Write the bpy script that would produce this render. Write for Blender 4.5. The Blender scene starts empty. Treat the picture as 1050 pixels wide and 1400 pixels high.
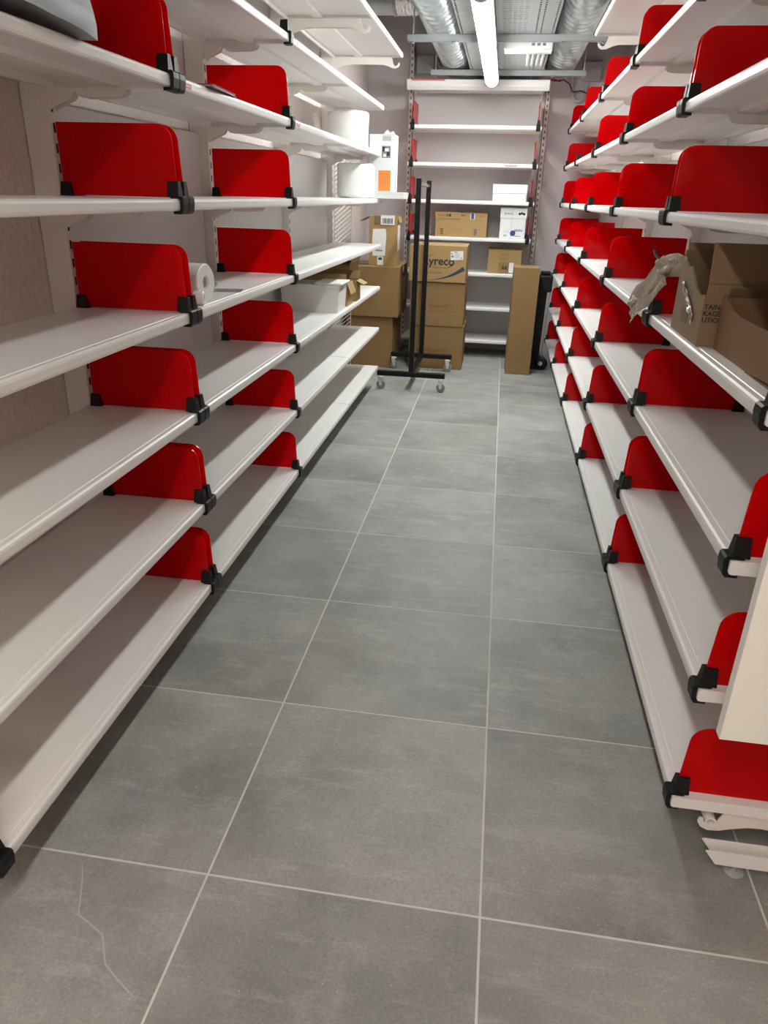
import bpy, bmesh, math, random
from mathutils import Vector, Matrix, noise as mnoise
random.seed(7)
SC = bpy.context.scene
COL = SC.collection
R = math.radians

# ------------------------------------------------------------------ camera
def make_camera():
    yaw, pitch, roll, f = 0.1428, -0.4149, 0.0285, 983.43
    fw = Vector((-math.sin(yaw) * math.cos(pitch), math.cos(yaw) * math.cos(pitch), math.sin(pitch)))
    r0 = Vector((math.cos(yaw), math.sin(yaw), 0))
    u0 = r0.cross(fw)
    r = r0 * math.cos(roll) + u0 * math.sin(roll)
    u = -r0 * math.sin(roll) + u0 * math.cos(roll)
    cam = bpy.data.cameras.new('camera')
    cam.sensor_fit = 'VERTICAL'
    cam.sensor_height = 36.0
    cam.sensor_width = 27.0
    cam.lens = f * 36.0 / 1400.0
    cam.clip_start = 0.02
    ob = bpy.data.objects.new('camera', cam)
    m = Matrix((r, u, -fw)).transposed().to_4x4()
    m.translation = Vector((0.5247, 0.061, 1.3874))
    ob.matrix_world = m
    COL.objects.link(ob)
    SC.camera = ob
make_camera()

# ------------------------------------------------------------------ world, exposure
W = bpy.data.worlds.new('world'); SC.world = W; W.use_nodes = True
W.node_tree.nodes['Background'].inputs[0].default_value = (0.9, 0.93, 1.0, 1)
W.node_tree.nodes['Background'].inputs[1].default_value = 0.05
SC.view_settings.view_transform = 'Standard'
SC.view_settings.look = 'None'
SC.view_settings.exposure = 0.0
SC.view_settings.gamma = 1.0
SC.view_settings.use_curve_mapping = False
try:
    SC.cycles.use_denoising = True
    SC.cycles.max_bounces = 10
    SC.cycles.diffuse_bounces = 6
    SC.cycles.sample_clamp_indirect = 6.0
except Exception:
    pass
LAMP_STRENGTH = 76.0
LAMP_COLOR = (0.95, 1.0, 0.97, 1)

# ------------------------------------------------------------------ materials
MATS = {}
def nt(name):
    m = bpy.data.materials.new(name); m.use_nodes = True
    n = m.node_tree.nodes; l = m.node_tree.links
    return m, n, l, n['Principled BSDF']
def simple(name, col, rough=0.5, metal=0.0, spec=0.5, bump=0.0, bscale=60, vary=0.0, vscale=6, coat=0.0):
    m, n, l, b = nt(name)
    b.inputs['Base Color'].default_value = (*col, 1)
    b.inputs['Roughness'].default_value = rough
    b.inputs['Metallic'].default_value = metal
    b.inputs['Specular IOR Level'].default_value = spec
    b.inputs['Coat Weight'].default_value = coat
    if bump or vary:
        tc = n.new('ShaderNodeTexCoord')
    if vary:
        nz = n.new('ShaderNodeTexNoise'); nz.inputs['Scale'].default_value = vscale; nz.inputs['Detail'].default_value = 5
        l.new(tc.outputs['Object'], nz.inputs['Vector'])
        mx = n.new('ShaderNodeMix'); mx.data_type = 'RGBA'
        mx.inputs[6].default_value = (*[c * (1 - vary) for c in col], 1)
        mx.inputs[7].default_value = (*[min(1, c * (1 + vary)) for c in col], 1)
        l.new(nz.outputs['Fac'], mx.inputs[0]); l.new(mx.outputs[2], b.inputs['Base Color'])
    if bump:
        nb = n.new('ShaderNodeTexNoise'); nb.inputs['Scale'].default_value = bscale; nb.inputs['Detail'].default_value = 4
        l.new(tc.outputs['Object'], nb.inputs['Vector'])
        bp = n.new('ShaderNodeBump'); bp.inputs['Strength'].default_value = bump; bp.inputs['Distance'].default_value = 0.01
        l.new(nb.outputs['Fac'], bp.inputs['Height']); l.new(bp.outputs['Normal'], b.inputs['Normal'])
    MATS[name] = m
    return m
simple('white_metal', (0.80, 0.785, 0.77), 0.32, vary=0.03, vscale=3)
simple('panel_white', (0.74, 0.72, 0.71), 0.4, vary=0.03, vscale=2)
simple('panel_grey', (0.57, 0.545, 0.545), 0.45, vary=0.04, vscale=3)
simple('upright_white', (0.78, 0.73, 0.68), 0.4)
simple('end_panel_cream', (0.86, 0.85, 0.80), 0.35)
simple('black_plastic', (0.006, 0.006, 0.0065), 0.45, spec=0.3)
simple('black_metal', (0.004, 0.004, 0.0045), 0.45, spec=0.25)
simple('slot_dark', (0.01, 0.01, 0.01), 0.8)
simple('plaster', (0.66, 0.58, 0.555), 0.85, bump=1.0, bscale=42, vary=0.04, vscale=5)
simple('back_plaster', (0.60, 0.565, 0.575), 0.85, bump=0.15, bscale=40, vary=0.04, vscale=3)
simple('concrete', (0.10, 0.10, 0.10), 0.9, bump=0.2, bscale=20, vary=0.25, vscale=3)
simple('grout', (0.60, 0.60, 0.575), 0.9, vary=0.15, vscale=15)
simple('crack_filler', (0.45, 0.44, 0.40), 0.9)
simple('galvanised', (0.55, 0.58, 0.59), 0.42, metal=0.85, vary=0.16, vscale=14, bump=0.04, bscale=30)
simple('foil', (0.7, 0.7, 0.7), 0.22, metal=1.0, bump=0.8, bscale=45)
simple('rail_steel', (0.42, 0.44, 0.45), 0.5, metal=0.6)
simple('chrome', (0.75, 0.75, 0.74), 0.2, metal=1.0)
simple('rubber_grey', (0.22, 0.22, 0.215), 0.6)
simple('card', (0.25, 0.148, 0.055), 0.75, vary=0.07, vscale=5, bump=0.04, bscale=90)
simple('card_light', (0.34, 0.215, 0.085), 0.72, vary=0.06, vscale=6)
simple('card_beige', (0.36, 0.30, 0.22), 0.5, vary=0.1, vscale=20)
simple('card_tan', (0.20, 0.108, 0.05), 0.78, vary=0.05, vscale=6)
simple('card_dull', (0.235, 0.155, 0.085), 0.8, vary=0.08, vscale=7)
simple('card_inside', (0.17, 0.115, 0.065), 0.9)
simple('card_white', (0.70, 0.71, 0.715), 0.5)
simple('card_edge', (0.30, 0.20, 0.10), 0.9)
simple('tape_clear', (0.27, 0.165, 0.07), 0.16, coat=0.6, bump=0.25, bscale=35)
simple('tape_crinkle', (0.36, 0.29, 0.21), 0.22, coat=0.8, bump=0.8, bscale=60)
simple('paper_white', (0.70, 0.70, 0.685), 0.6)
simple('wrap_white', (0.68, 0.68, 0.655), 0.28, bump=0.35, bscale=16)
simple('plastic_white', (0.80, 0.80, 0.77), 0.35)
simple('ink_black', (0.012, 0.011, 0.012), 0.6)
simple('ink_brown', (0.09, 0.04, 0.02), 0.7)
simple('ink_red', (0.20, 0.045, 0.02), 0.7)
simple('ink_blue', (0.02, 0.035, 0.075), 0.6)
simple('ink_violet', (0.045, 0.04, 0.20), 0.6)
simple('ink_grey', (0.20, 0.20, 0.21), 0.6)
simple('label_blue', (0.03, 0.06, 0.22), 0.5)
simple('label_orange', (0.80, 0.22, 0.03), 0.5)
simple('label_red', (0.62, 0.13, 0.13), 0.5)
simple('label_red_text', (0.75, 0.55, 0.52), 0.5)
simple('maroon', (0.10, 0.012, 0.03), 0.3)
simple('cable_black', (0.01, 0.01, 0.01), 0.5)
simple('cable_red', (0.35, 0.01, 0.01), 0.5)
simple('conduit_grey', (0.42, 0.42, 0.42), 0.5)
simple('lamp_body', (0.8, 0.8, 0.8), 0.4)

def red_acrylic(name='red_acrylic', col=(0.64, 0.0, 0.002), trans=0.48):
    m, n, l, b = nt(name)
    b.inputs['Base Color'].default_value = (*col, 1)
    b.inputs['Roughness'].default_value = 0.10
    b.inputs['Specular IOR Level'].default_value = 0.32
    tc = n.new('ShaderNodeTexCoord')
    nz = n.new('ShaderNodeTexNoise'); nz.inputs['Scale'].default_value = 7; nz.inputs['Detail'].default_value = 3
    l.new(tc.outputs['Object'], nz.inputs['Vector'])
    bp = n.new('ShaderNodeBump'); bp.inputs['Strength'].default_value = 0.35; bp.inputs['Distance'].default_value = 0.02
    l.new(nz.outputs['Fac'], bp.inputs['Height']); l.new(bp.outputs['Normal'], b.inputs['Normal'])
    tr = n.new('ShaderNodeBsdfTranslucent'); tr.inputs['Color'].default_value = (min(1, col[0] * 1.35), col[1], col[2], 1)
    mx = n.new('ShaderNodeMixShader'); mx.inputs[0].default_value = trans
    l.new(b.outputs[0], mx.inputs[1]); l.new(tr.outputs[0], mx.inputs[2])
    l.new(mx.outputs[0], n['Material Output'].inputs['Surface'])
    MATS[name] = m
red_acrylic()
def clear_plastic(name, col, rough, alpha):
    m, n, l, b = nt(name)
    b.inputs['Base Color'].default_value = (*col, 1)
    b.inputs['Roughness'].default_value = rough
    b.inputs['Alpha'].default_value = alpha
    MATS[name] = m
clear_plastic('clear_film', (0.55, 0.55, 0.57), 0.15, 0.45)
clear_plastic('film_grey', (0.42, 0.42, 0.44), 0.2, 0.8)
clear_plastic('film_dull', (0.20, 0.20, 0.215), 0.35, 0.9)
clear_plastic('foot_clear', (0.7, 0.7, 0.7), 0.1, 0.35)

def emissive(name, strength, color=LAMP_COLOR):
    m, n, l, b = nt(name)
    e = n.new('ShaderNodeEmission'); e.inputs[0].default_value = color; e.inputs[1].default_value = strength
    l.new(e.outputs[0], n['Material Output'].inputs['Surface'])
    MATS[name] = m
emissive('lamp_glow', LAMP_STRENGTH)
emissive('lamp_glow_soft', LAMP_STRENGTH * 0.30)
emissive('lamp_glow_warm', LAMP_STRENGTH * 1.15, (1.0, 0.93, 0.84, 1))
emissive('fill_glow_amber', LAMP_STRENGTH * 1.1, (1.0, 0.84, 0.68, 1))

def tile_material():
    m, n, l, b = nt('tile')
    geo = n.new('ShaderNodeNewGeometry'); oi = n.new('ShaderNodeObjectInfo')
    # shift the pattern on every tile
    cmb = n.new('ShaderNodeCombineXYZ')
    mul = n.new('ShaderNodeMath'); mul.operation = 'MULTIPLY'; mul.inputs[1].default_value = 37.0
    l.new(oi.outputs['Random'], mul.inputs[0]); l.new(mul.outputs[0], cmb.inputs[2])
    add = n.new('ShaderNodeVectorMath'); add.operation = 'ADD'
    l.new(geo.outputs['Position'], add.inputs[0]); l.new(cmb.outputs[0], add.inputs[1])
    def noise(scale, det=6, rough=0.6, vec=None):
        z = n.new('ShaderNodeTexNoise'); z.inputs['Scale'].default_value = scale
        z.inputs['Detail'].default_value = det; z.inputs['Roughness'].default_value = rough
        l.new(vec if vec else add.outputs[0], z.inputs['Vector']); return z
    def ramp(src, p0, c0, p1, c1):
        r = n.new('ShaderNodeValToRGB'); r.color_ramp.elements[0].position = p0; r.color_ramp.elements[0].color = (*c0, 1)
        r.color_ramp.elements[1].position = p1; r.color_ramp.elements[1].color = (*c1, 1)
        l.new(src, r.inputs[0]); return r
    def mixc(fac, a, bb, mode='MIX'):
        x = n.new('ShaderNodeMix'); x.data_type = 'RGBA'; x.blend_type = mode
        if isinstance(fac, float): x.inputs[0].default_value = fac
        else: l.new(fac, x.inputs[0])
        for s, i in ((a, 6), (bb, 7)):
            if isinstance(s, tuple): x.inputs[i].default_value = s
            else: l.new(s, x.inputs[i])
        return x
    big = noise(2.4, 6, 0.6)
    base = ramp(big.outputs['Fac'], 0.34, (0.215, 0.217, 0.210), 0.68, (0.365, 0.368, 0.355))
    brown = noise(1.6, 4)
    bfac = ramp(brown.outputs['Fac'], 0.5, (0, 0, 0), 0.75, (0.5, 0.5, 0.5))
    c1 = mixc(bfac.outputs[0], base.outputs[0], (0.33, 0.307, 0.272, 1))
    # brushed cloudy streaks across the tile
    mp = n.new('ShaderNodeMapping'); mp.inputs['Scale'].default_value = (3.0, 14.0, 3.0)
    l.new(add.outputs[0], mp.inputs[0])
    st = noise(1.3, 6, 0.7, mp.outputs[0])
    sf = ramp(st.outputs['Fac'], 0.52, (0, 0, 0), 0.8, (0.6, 0.6, 0.6))
    c2 = mixc(sf.outputs[0], c1.outputs[2], (0.49, 0.49, 0.475, 1))
    cl = noise(7.0, 7, 0.72)
    cf = ramp(cl.outputs['Fac'], 0.52, (0, 0, 0), 0.78, (0.6, 0.6, 0.6))
    c2 = mixc(cf.outputs[0], c2.outputs[2], (0.43, 0.425, 0.40, 1))
    fine = noise(170, 3, 0.7)
    ff = ramp(fine.outputs['Fac'], 0.3, (0.82, 0.82, 0.82), 0.75, (1.18, 1.18, 1.17))
    c3 = mixc(1.0, c2.outputs[2], ff.outputs[0], 'MULTIPLY')
    # pale specks and thin scratches
    vo = n.new('ShaderNodeTexVoronoi'); vo.inputs['Scale'].default_value = 34
    l.new(add.outputs[0], vo.inputs['Vector'])
    vf = ramp(vo.outputs['Distance'], 0.035, (0.5, 0.5, 0.5), 0.07, (0, 0, 0))
    c4 = mixc(vf.outputs[0], c3.outputs[2], (0.62, 0.61, 0.585, 1))
    tint = n.new('ShaderNodeMapRange'); tint.inputs[3].default_value = 0.92; tint.inputs[4].default_value = 1.08
    l.new(oi.outputs['Random'], tint.inputs[0])
    c5 = n.new('ShaderNodeVectorMath'); c5.operation = 'SCALE'
    l.new(c4.outputs[2], c5.inputs[0]); l.new(tint.outputs[0], c5.inputs['Scale'])
    l.new(c5.outputs[0], b.inputs['Base Color'])
    rr = n.new('ShaderNodeMapRange'); rr.inputs[3].default_value = 0.42; rr.inputs[4].default_value = 0.62
    l.new(big.outputs['Fac'], rr.inputs[0]); l.new(rr.outputs[0], b.inputs['Roughness'])
    bp = n.new('ShaderNodeBump'); bp.inputs['Strength'].default_value = 0.12; bp.inputs['Distance'].default_value = 0.004
    l.new(fine.outputs['Fac'], bp.inputs['Height']); l.new(bp.outputs['Normal'], b.inputs['Normal'])
    MATS['tile'] = m
tile_material()

# ------------------------------------------------------------------ mesh helpers
class MB:
    def __init__(self): self.bm = bmesh.new()
    def box(self, x0, x1, y0, y1, z0, z1, bev=0.0, seg=1):
        g = bmesh.ops.create_cube(self.bm, size=1.0)
        vs = g['verts']
        for v in vs:
            v.co = Vector(((x0 + x1) / 2 + v.co.x * (x1 - x0), (y0 + y1) / 2 + v.co.y * (y1 - y0), (z0 + z1) / 2 + v.co.z * (z1 - z0)))
        if bev:
            es = list({e for v in vs for e in v.link_edges})
            bmesh.ops.bevel(self.bm, geom=es, offset=bev, segments=seg, affect='EDGES', profile=0.5)
        return self
    def prism(self, pts, axis, a0, a1):
        """polygon pts in the two other axes (cyclic order), extruded along axis from a0 to a1"""
        def mk(p, a):
            if axis == 'x': return (a, p[0], p[1])
            if axis == 'y': return (p[0], a, p[1])
            return (p[0], p[1], a)
        A = [self.bm.verts.new(mk(p, a0)) for p in pts]
        B = [self.bm.verts.new(mk(p, a1)) for p in pts]
        self.bm.faces.new(A); self.bm.faces.new(B[::-1])
        n = len(pts)
        for i in range(n):
            self.bm.faces.new((A[i], B[i], B[(i + 1) % n], A[(i + 1) % n]))
        return self
    def tube(self, p0, p1, r, seg=12, r1=None, caps=True):
        p0 = Vector(p0); p1 = Vector(p1); d = (p1 - p0)
        q = d.to_track_quat('Z', 'Y'); r1 = r if r1 is None else r1
        A = []; B = []
        for i in range(seg):
            a = 2 * math.pi * i / seg
            o = Vector((math.cos(a), math.sin(a), 0))
            A.append(self.bm.verts.new(p0 + q @ (o * r))); B.append(self.bm.verts.new(p1 + q @ (o * r1)))
        for i in range(seg):
            self.bm.faces.new((A[i], A[(i + 1) % seg], B[(i + 1) % seg], B[i]))
        if caps:
            self.bm.faces.new(A[::-1]); self.bm.faces.new(B)
        return self
    def path(self, pts, r, seg=8):
        pts = [Vector(p) for p in pts]; rings = []
        for i, p in enumerate(pts):
            d = (pts[min(i + 1, len(pts) - 1)] - pts[max(i - 1, 0)])
            q = d.to_track_quat('Z', 'Y')
            rings.append([self.bm.verts.new(p + q @ Vector((math.cos(2 * math.pi * k / seg) * r, math.sin(2 * math.pi * k / seg) * r, 0))) for k in range(seg)])
        for a, b in zip(rings[:-1], rings[1:]):
            for k in range(seg):
                self.bm.faces.new((a[k], a[(k + 1) % seg], b[(k + 1) % seg], b[k]))
        self.bm.faces.new(rings[0][::-1]); self.bm.faces.new(rings[-1])
        return self
    def lathe(self, prof, origin, axis, seg=28):
        """prof: closed list of (r, h) revolved round axis through origin"""
        origin = Vector(origin); q = Vector(axis).to_track_quat('Z', 'Y'); rings = []
        for k in range(seg):
            a = 2 * math.pi * k / seg
            rings.append([self.bm.verts.new(origin + q @ Vector((math.cos(a) * r, math.sin(a) * r, h))) for r, h in prof])
        n = len(prof)
        for k in range(seg):
            a, b = rings[k], rings[(k + 1) % seg]
            for i in range(n):
                j = (i + 1) % n
                try: self.bm.faces.new((a[i], b[i], b[j], a[j]))
                except ValueError: pass
        return self
    def mesh(self, name, mat, smooth=False, off=(0, 0, 0)):
        bmesh.ops.remove_doubles(self.bm, verts=self.bm.verts[:], dist=1e-6)
        bmesh.ops.recalc_face_normals(self.bm, faces=self.bm.faces[:])
        if any(off): bmesh.ops.translate(self.bm, verts=self.bm.verts[:], vec=-Vector(off))
        me = bpy.data.meshes.new(name)
        self.bm.to_mesh(me); self.bm.free()
        me.materials.append(MATS[mat])
        if smooth:
            for p in me.polygons: p.use_smooth = True
            try: me.set_sharp_from_angle(angle=R(40))
            except Exception: pass
        return me

def obj(name, me, parent=None, loc=(0, 0, 0), rot=(0, 0, 0)):
    o = bpy.data.objects.new(name, me); COL.objects.link(o)
    o.location = loc; o.rotation_euler = rot
    if parent: o.parent = parent
    return o
def tag(o, label, cat, group=None):
    o['label'] = label; o['category'] = cat
    if group: o['group'] = group
    return o
def thing(name, label, cat, loc=(0, 0, 0), rot=(0, 0, 0), group=None):
    return tag(obj(name, None, None, loc, rot), label, cat, group)
def struct(o): o['kind'] = 'structure'; return o

def text_mesh(body, size, mat, bold=0.0, extrude=0.0004, align='CENTER', space=1.0):
    cu = bpy.data.curves.new('lettering', 'FONT')
    cu.body = body; cu.size = size; cu.extrude = extrude; cu.offset = bold
    cu.align_x = align; cu.align_y = 'CENTER'; cu.space_character = space; cu.resolution_u = 3
    cu.space_line = 0.95
    o = bpy.data.objects.new('lettering', cu); COL.objects.link(o)
    dg = bpy.context.evaluated_depsgraph_get()
    me = bpy.data.meshes.new_from_object(o.evaluated_get(dg))
    bpy.data.objects.remove(o); bpy.data.curves.remove(cu)
    me.materials.clear(); me.materials.append(MATS[mat])
    return me
def lettering(parent, body, size, mat, loc, rot=(math.pi / 2, 0, 0), **k):
    return obj('lettering', text_mesh(body, size, mat, **k), parent, loc, rot)

# ------------------------------------------------------------------ dimensions
XW_L, XW_R, YW_B, YW_F, ZC = -0.790, 1.450, 7.420, -3.00, 2.86
ZM = [0.151, 0.447, 0.749, 1.046, 1.349, 1.644, 1.932, 2.240]       # front edge mid height of the eight shelves
ZT = [z + 0.014 for z in ZM]                                         # shelf tops
BL = [0.950, 2.1165, 3.2574, 4.445, 5.600]                            # bay limits, left run
BR = [1.372, 2.5548, 3.7347, 4.909, 6.0998, 7.2311]                  # bay limits, right run
FRONT_L, FRONT_R, FRONT_B = -0.350, 1.010, 6.950
ORD = ['bottom', 'second', 'third', 'fourth', 'fifth', 'sixth', 'seventh', 'top']

# ------------------------------------------------------------------ room shell
T = 0.6; Y0 = 1.1284
fl = struct(obj('floor', MB().box(XW_L - .1, XW_R + .1, YW_F - .1, YW_B + .1, -0.12, -0.0006).mesh('floor', 'grout')))
gap = 0.0026
cols = [(-0.6 - T, -0.6), (-0.6, 0.0), (0.0, 0.6), (0.6, 1.2), (1.2, 1.8)]
tile_cache = {}
cracked = None
for ci, (xa, xb) in enumerate(cols):
    xa2, xb2 = max(xa + gap, XW_L), min(xb - gap, XW_R)
    for k in range(-7, 11):
        ya, yb = Y0 + k * T + gap, Y0 + (k + 1) * T - gap
        yb = min(yb, YW_B); ya = max(ya, YW_F)
        if yb - ya < .02: continue
        key = (ci, round(yb - ya, 3))
        if key not in tile_cache:
            w, h = (xb2 - xa2) / 2, (yb - ya) / 2
            tile_cache[key] = MB().box(-w, w, -h, h, -0.009, 0, 0.0004).mesh('floor_tile', 'tile')
        t = obj('floor_tile', tile_cache[key], fl, ((xa2 + xb2) / 2, (ya + yb) / 2, 0))
        if ci == 1 and k == -1: cracked = t
# pale crack running across the near left tile
cp = [(-0.2888, 1.1102), (-0.2653, 1.0721), (-0.2434, 1.025), (-0.228, 0.9897), (-0.1954, 0.9753), (-0.1561, 0.9562), (-0.1377, 0.928), (-0.12, 0.9009), (-0.0879, 0.8803), (-0.0582, 0.8628), (-0.0305, 0.8484)]
mb = MB()
for i in range(len(cp) - 1):
    a = Vector((*cp[i], 0)); b = Vector((*cp[i + 1], 0)); d = (b - a).normalized(); nn = Vector((-d.y, d.x, 0))
    w0 = 0.0016 if i else 0.0004; w1 = 0.0016 if i < len(cp) - 2 else 0.0003
    vs = [mb.bm.verts.new(p) for p in (a - nn * w0 + Vector((0, 0, .0002)), b - nn * w1 + Vector((0, 0, .0002)), b + nn * w1 + Vector((0, 0, .0002)), a + nn * w0 + Vector((0, 0, .0002)))]
    mb.bm.faces.new(vs)
# give it a little body
bmesh.ops.solidify(mb.bm, geom=mb.bm.faces[:], thickness=0.0004)
ck = obj('crack', mb.mesh('crack', 'crack_filler', off=cracked.location), cracked); ck['label'] = 'pale jagged crack'

struct(obj('wall_left', MB().box(XW_L - .12, XW_L, YW_F, YW_B, 0, ZC).mesh('wall_left', 'plaster')))
struct(obj('wall_right', MB().box(XW_R, XW_R + .12, YW_F, YW_B, 0, ZC).mesh('wall_right', 'plaster')))
struct(obj('wall_back', MB().box(XW_L - .12, XW_R + .12, YW_B, YW_B + .12, 0, ZC).mesh('wall_back', 'back_plaster')))
struct(obj('wall_front', MB().box(XW_L - .12, XW_R + .12, YW_F - .12, YW_F, 0, ZC).mesh('wall_front', 'back_plaster')))
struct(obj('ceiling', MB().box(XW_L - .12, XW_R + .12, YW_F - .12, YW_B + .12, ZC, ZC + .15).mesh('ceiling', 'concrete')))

# ------------------------------------------------------------------ shelving bays
U0 = 0.085                                     # back edge of every shelf, measured from the wall
def shelf_profile(u1):
    D = u1
    return [(U0, 0), (D - .023, 0), (D - .0215, -.0016), (D - .0185, -.0016), (D - .017, .0004), (D - .006, .0004), (D - .0015, -.003), (D, -.008),
            (D, -.022), (D - .0015, -.0275), (D - .006, -.030), (D - .016, -.030), (D - .017, -.016),
            (U0 + .205, -.016), (U0 + .198, -.027), (U0 + .150, -.027), (U0 + .143, -.016), (U0 + .014, -.016), (U0 + .012, -.032), (U0, -.032)]
def bracket_profile(reach=0.225):
    b = U0 - .004
    return [(b, -.031), (b, -.084), (b + .004, -.085), (b + .022, -.076), (b + .045, -.066), (b + .062, -.060), (b + .070, -.054), (b + .074, -.044), (b + .081, -.040),
            (b + .088, -.043), (b + .094, -.052), (b + .102, -.055), (b + reach * .84, -.054), (b + reach * .94, -.050), (b + reach * .985, -.042), (b + reach, -.031)]
def hook_profile(u_end):
    """long bracket whose nose curls round a hanging rail"""
    b = U0 - .004
    e = u_end
    return [(b, -.031), (b, -.112), (b + .03, -.098), (b + .08, -.078), (b + .15, -.070), (e - .13, -.072), (e - .095, -.082), (e - .07, -.092), (e - .045, -.094),
            (e - .028, -.086), (e - .020, -.072), (e - .022, -.060), (e - .030, -.060), (e - .034, -.072), (e - .046, -.080), (e - .058, -.074), (e - .070, -.045), (e - .075, -.031)]
def upright_meshes(h, sides):
    up = MB().box(0.002, 0.080, -.015, .015, 0.035, h, .002).mesh('upright', 'upright_white')
    mb = MB()
    z = 0.12
    while z < h - .05:
        mb.box(0.0795, 0.0806, -.0045, .0045, z, z + .024)
        z += 0.05
    sl = mb.mesh('slot_row', 'slot_dark')
    ft = MB()
    # folded base foot
    pf = [(0.002, .034), (.335, .034), (.362, .070), (.355, .072), (0.002, .072)]
    ft.prism(pf, 'y', -.018, -.0155); ft.prism(pf, 'y', .0155, .018)
    ft.box(0.002, .335, -.0155, .0155, .034, .0365)
    ft = ft.mesh('base_foot', 'white_metal')
    pad = MB(); pad.lathe([(0.0, 0), (.021, 0), (.022, .004), (.008, .008), (.006, .034), (0, .034)], (.285, 0, 0.0005), (0, 0, 1), 16)
    return up, sl, ft, pad.mesh('levelling_foot', 'foot_clear')
UPM = upright_meshes(2.36, 1)
UPM_T = upright_meshes(2.62, 1)
UPM_S = upright_meshes(1.30, 1)

def add_upright(bay, v, ms=None):
    ms = ms or UPM
    u = obj('upright', ms[0], bay, (0, v, 0))
    s = obj('slot_row', ms[1], u); s['kind'] = 'stuff'
    f = obj('base_foot', ms[2], u)
    obj('levelling_foot', ms[3], u)
def make_bay(label, loc, rotz, L, depths, uprights, panel=None, inset=0.003, ms=None, hooks=(), vis=range(8), pmat='panel_white'):
    bay = thing('shelving_bay', label, 'shelving', loc, (0, 0, rotz), 'white metal shelving bays')
    for v in uprights: add_upright(bay, v, ms)
    cache = {}
    cap = MB().box(.0805, .0845, -.030, .030, -.0305, -.018).mesh('rear_cap', 'black_plastic')
    br = MB().prism(bracket_profile(), 'y', -.0015, .0015).mesh('bracket', 'upright_white')
    for i in vis:
        D = depths[i]
        if D is None: continue
        if D not in cache:
            ends = [(U0, -.001), (D - .006, -.001), (D - .001, -.006), (D - .001, -.024), (D - .006, -.0295), (U0, -.0315)]
            cache[D] = MB().prism(shelf_profile(D), 'y', inset, L - inset).prism(ends, 'y', inset + .0003, inset + .002).prism(ends, 'y', L - inset - .002, L - inset - .0003).mesh('shelf', 'white_metal')
        s = obj('shelf', cache[D], bay, (0, 0, ZT[i]))
        if i in range(3, 7) and abs(math.cos(rotz)) > .5: obj('rear_cap', cap, s, (0, .0 if rotz == 0 else L, 0))
        if i in hooks:
            hb = MB().prism(hook_profile(D - .05 if i == 0 else D), 'y', -.002, .002).mesh('bracket', 'upright_white')
            obj('bracket', hb, s, (0, inset + .012, 0)); obj('bracket', hb, s, (0, L - inset - .012, 0))
        else:
            obj('bracket', br, s, (0, inset + .014, 0)); obj('bracket', br, s, (0, L - inset - .014, 0))
    if panel:
        obj('back_panel', MB().box(.030, .042, .018, L - .018, panel[0], panel[1], .003).mesh('back_panel', pmat), bay)
    return bay

DL = FRONT_L - XW_L; DR = XW_R - FRONT_R; DB = YW_B - FRONT_B
LBAYS = ['nearest bay of left white shelving, cut off by the left picture edge', 'second bay of left white shelving, between the two rows of red dividers',
         'third bay of left white shelving, holding the white plastic storage box', 'farthest bay of left white shelving, beside the black garment rack']
lb = []
for i in range(4):
    d = [DL] * 7 + [DL + .12]
    ups = [0.0] if i < 3 else [0.0, BL[i + 1] - BL[i]]
    lb.append(make_bay(LBAYS[i], (XW_L, BL[i], 0), 0, BL[i + 1] - BL[i], d, ups, (.09, 1.60) if i else None, hooks=(7,)))
RBAYS = ['nearest bay of right white shelving, with open brown cartons on its fourth shelf', 'second bay of right white shelving, beyond the open brown cartons',
         'third bay of right white shelving, midway along the aisle', 'fourth bay of right white shelving, last but one from the back wall',
         'farthest bay of right white shelving, against the back wall']
rb = []
for i in range(5):
    L = BR[i + 1] - BR[i]
    d = [DR] * 7 + [DR + .075 if i < 3 else None]
    ups = [0.0, L + .03] if i == 0 else ([0.0] if i < 4 else [0.0])
    rb.append(make_bay(RBAYS[i], (XW_R, BR[i + 1], 0), math.pi, L, d, ups, (.09, 1.60), hooks=(0, 7) if i == 0 else (7,)))
bb = make_bay('white shelving unit standing across the back wall at the aisle end', (-0.386, YW_B, 0), -math.pi / 2, 1.196, [DB] * 8, [0.0], (.09, 2.24), inset=0.040, ms=UPM_T, hooks=(), pmat='panel_grey')
add_upright(bb, 1.196, upright_meshes(2.31, 1))
# white display lip on the top of the back unit
obj('header_lip', MB().prism([(DB - .01, -.03), (DB + .012, .012), (DB + .02, .012), (DB + .02, .022), (DB - .012, .022), (DB - .04, -.05), (DB - .03, -.05)], 'y', .012, 1.184).mesh('header_lip', 'white_metal'), bb, (0, 0, ZT[7]))

# hanging rail below the bottom shelf of the near right bay
obj('hanging_rail', MB().lathe([(.0085, 0), (.0125, 0), (.0125, 1.17), (.0085, 1.17)], (0, 0, 0), (0, 1, 0), 16).mesh('hanging_rail', 'white_metal', True), rb[0], (DR - .05 - .047, 0.004, ZT[0] - .0655))

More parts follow.
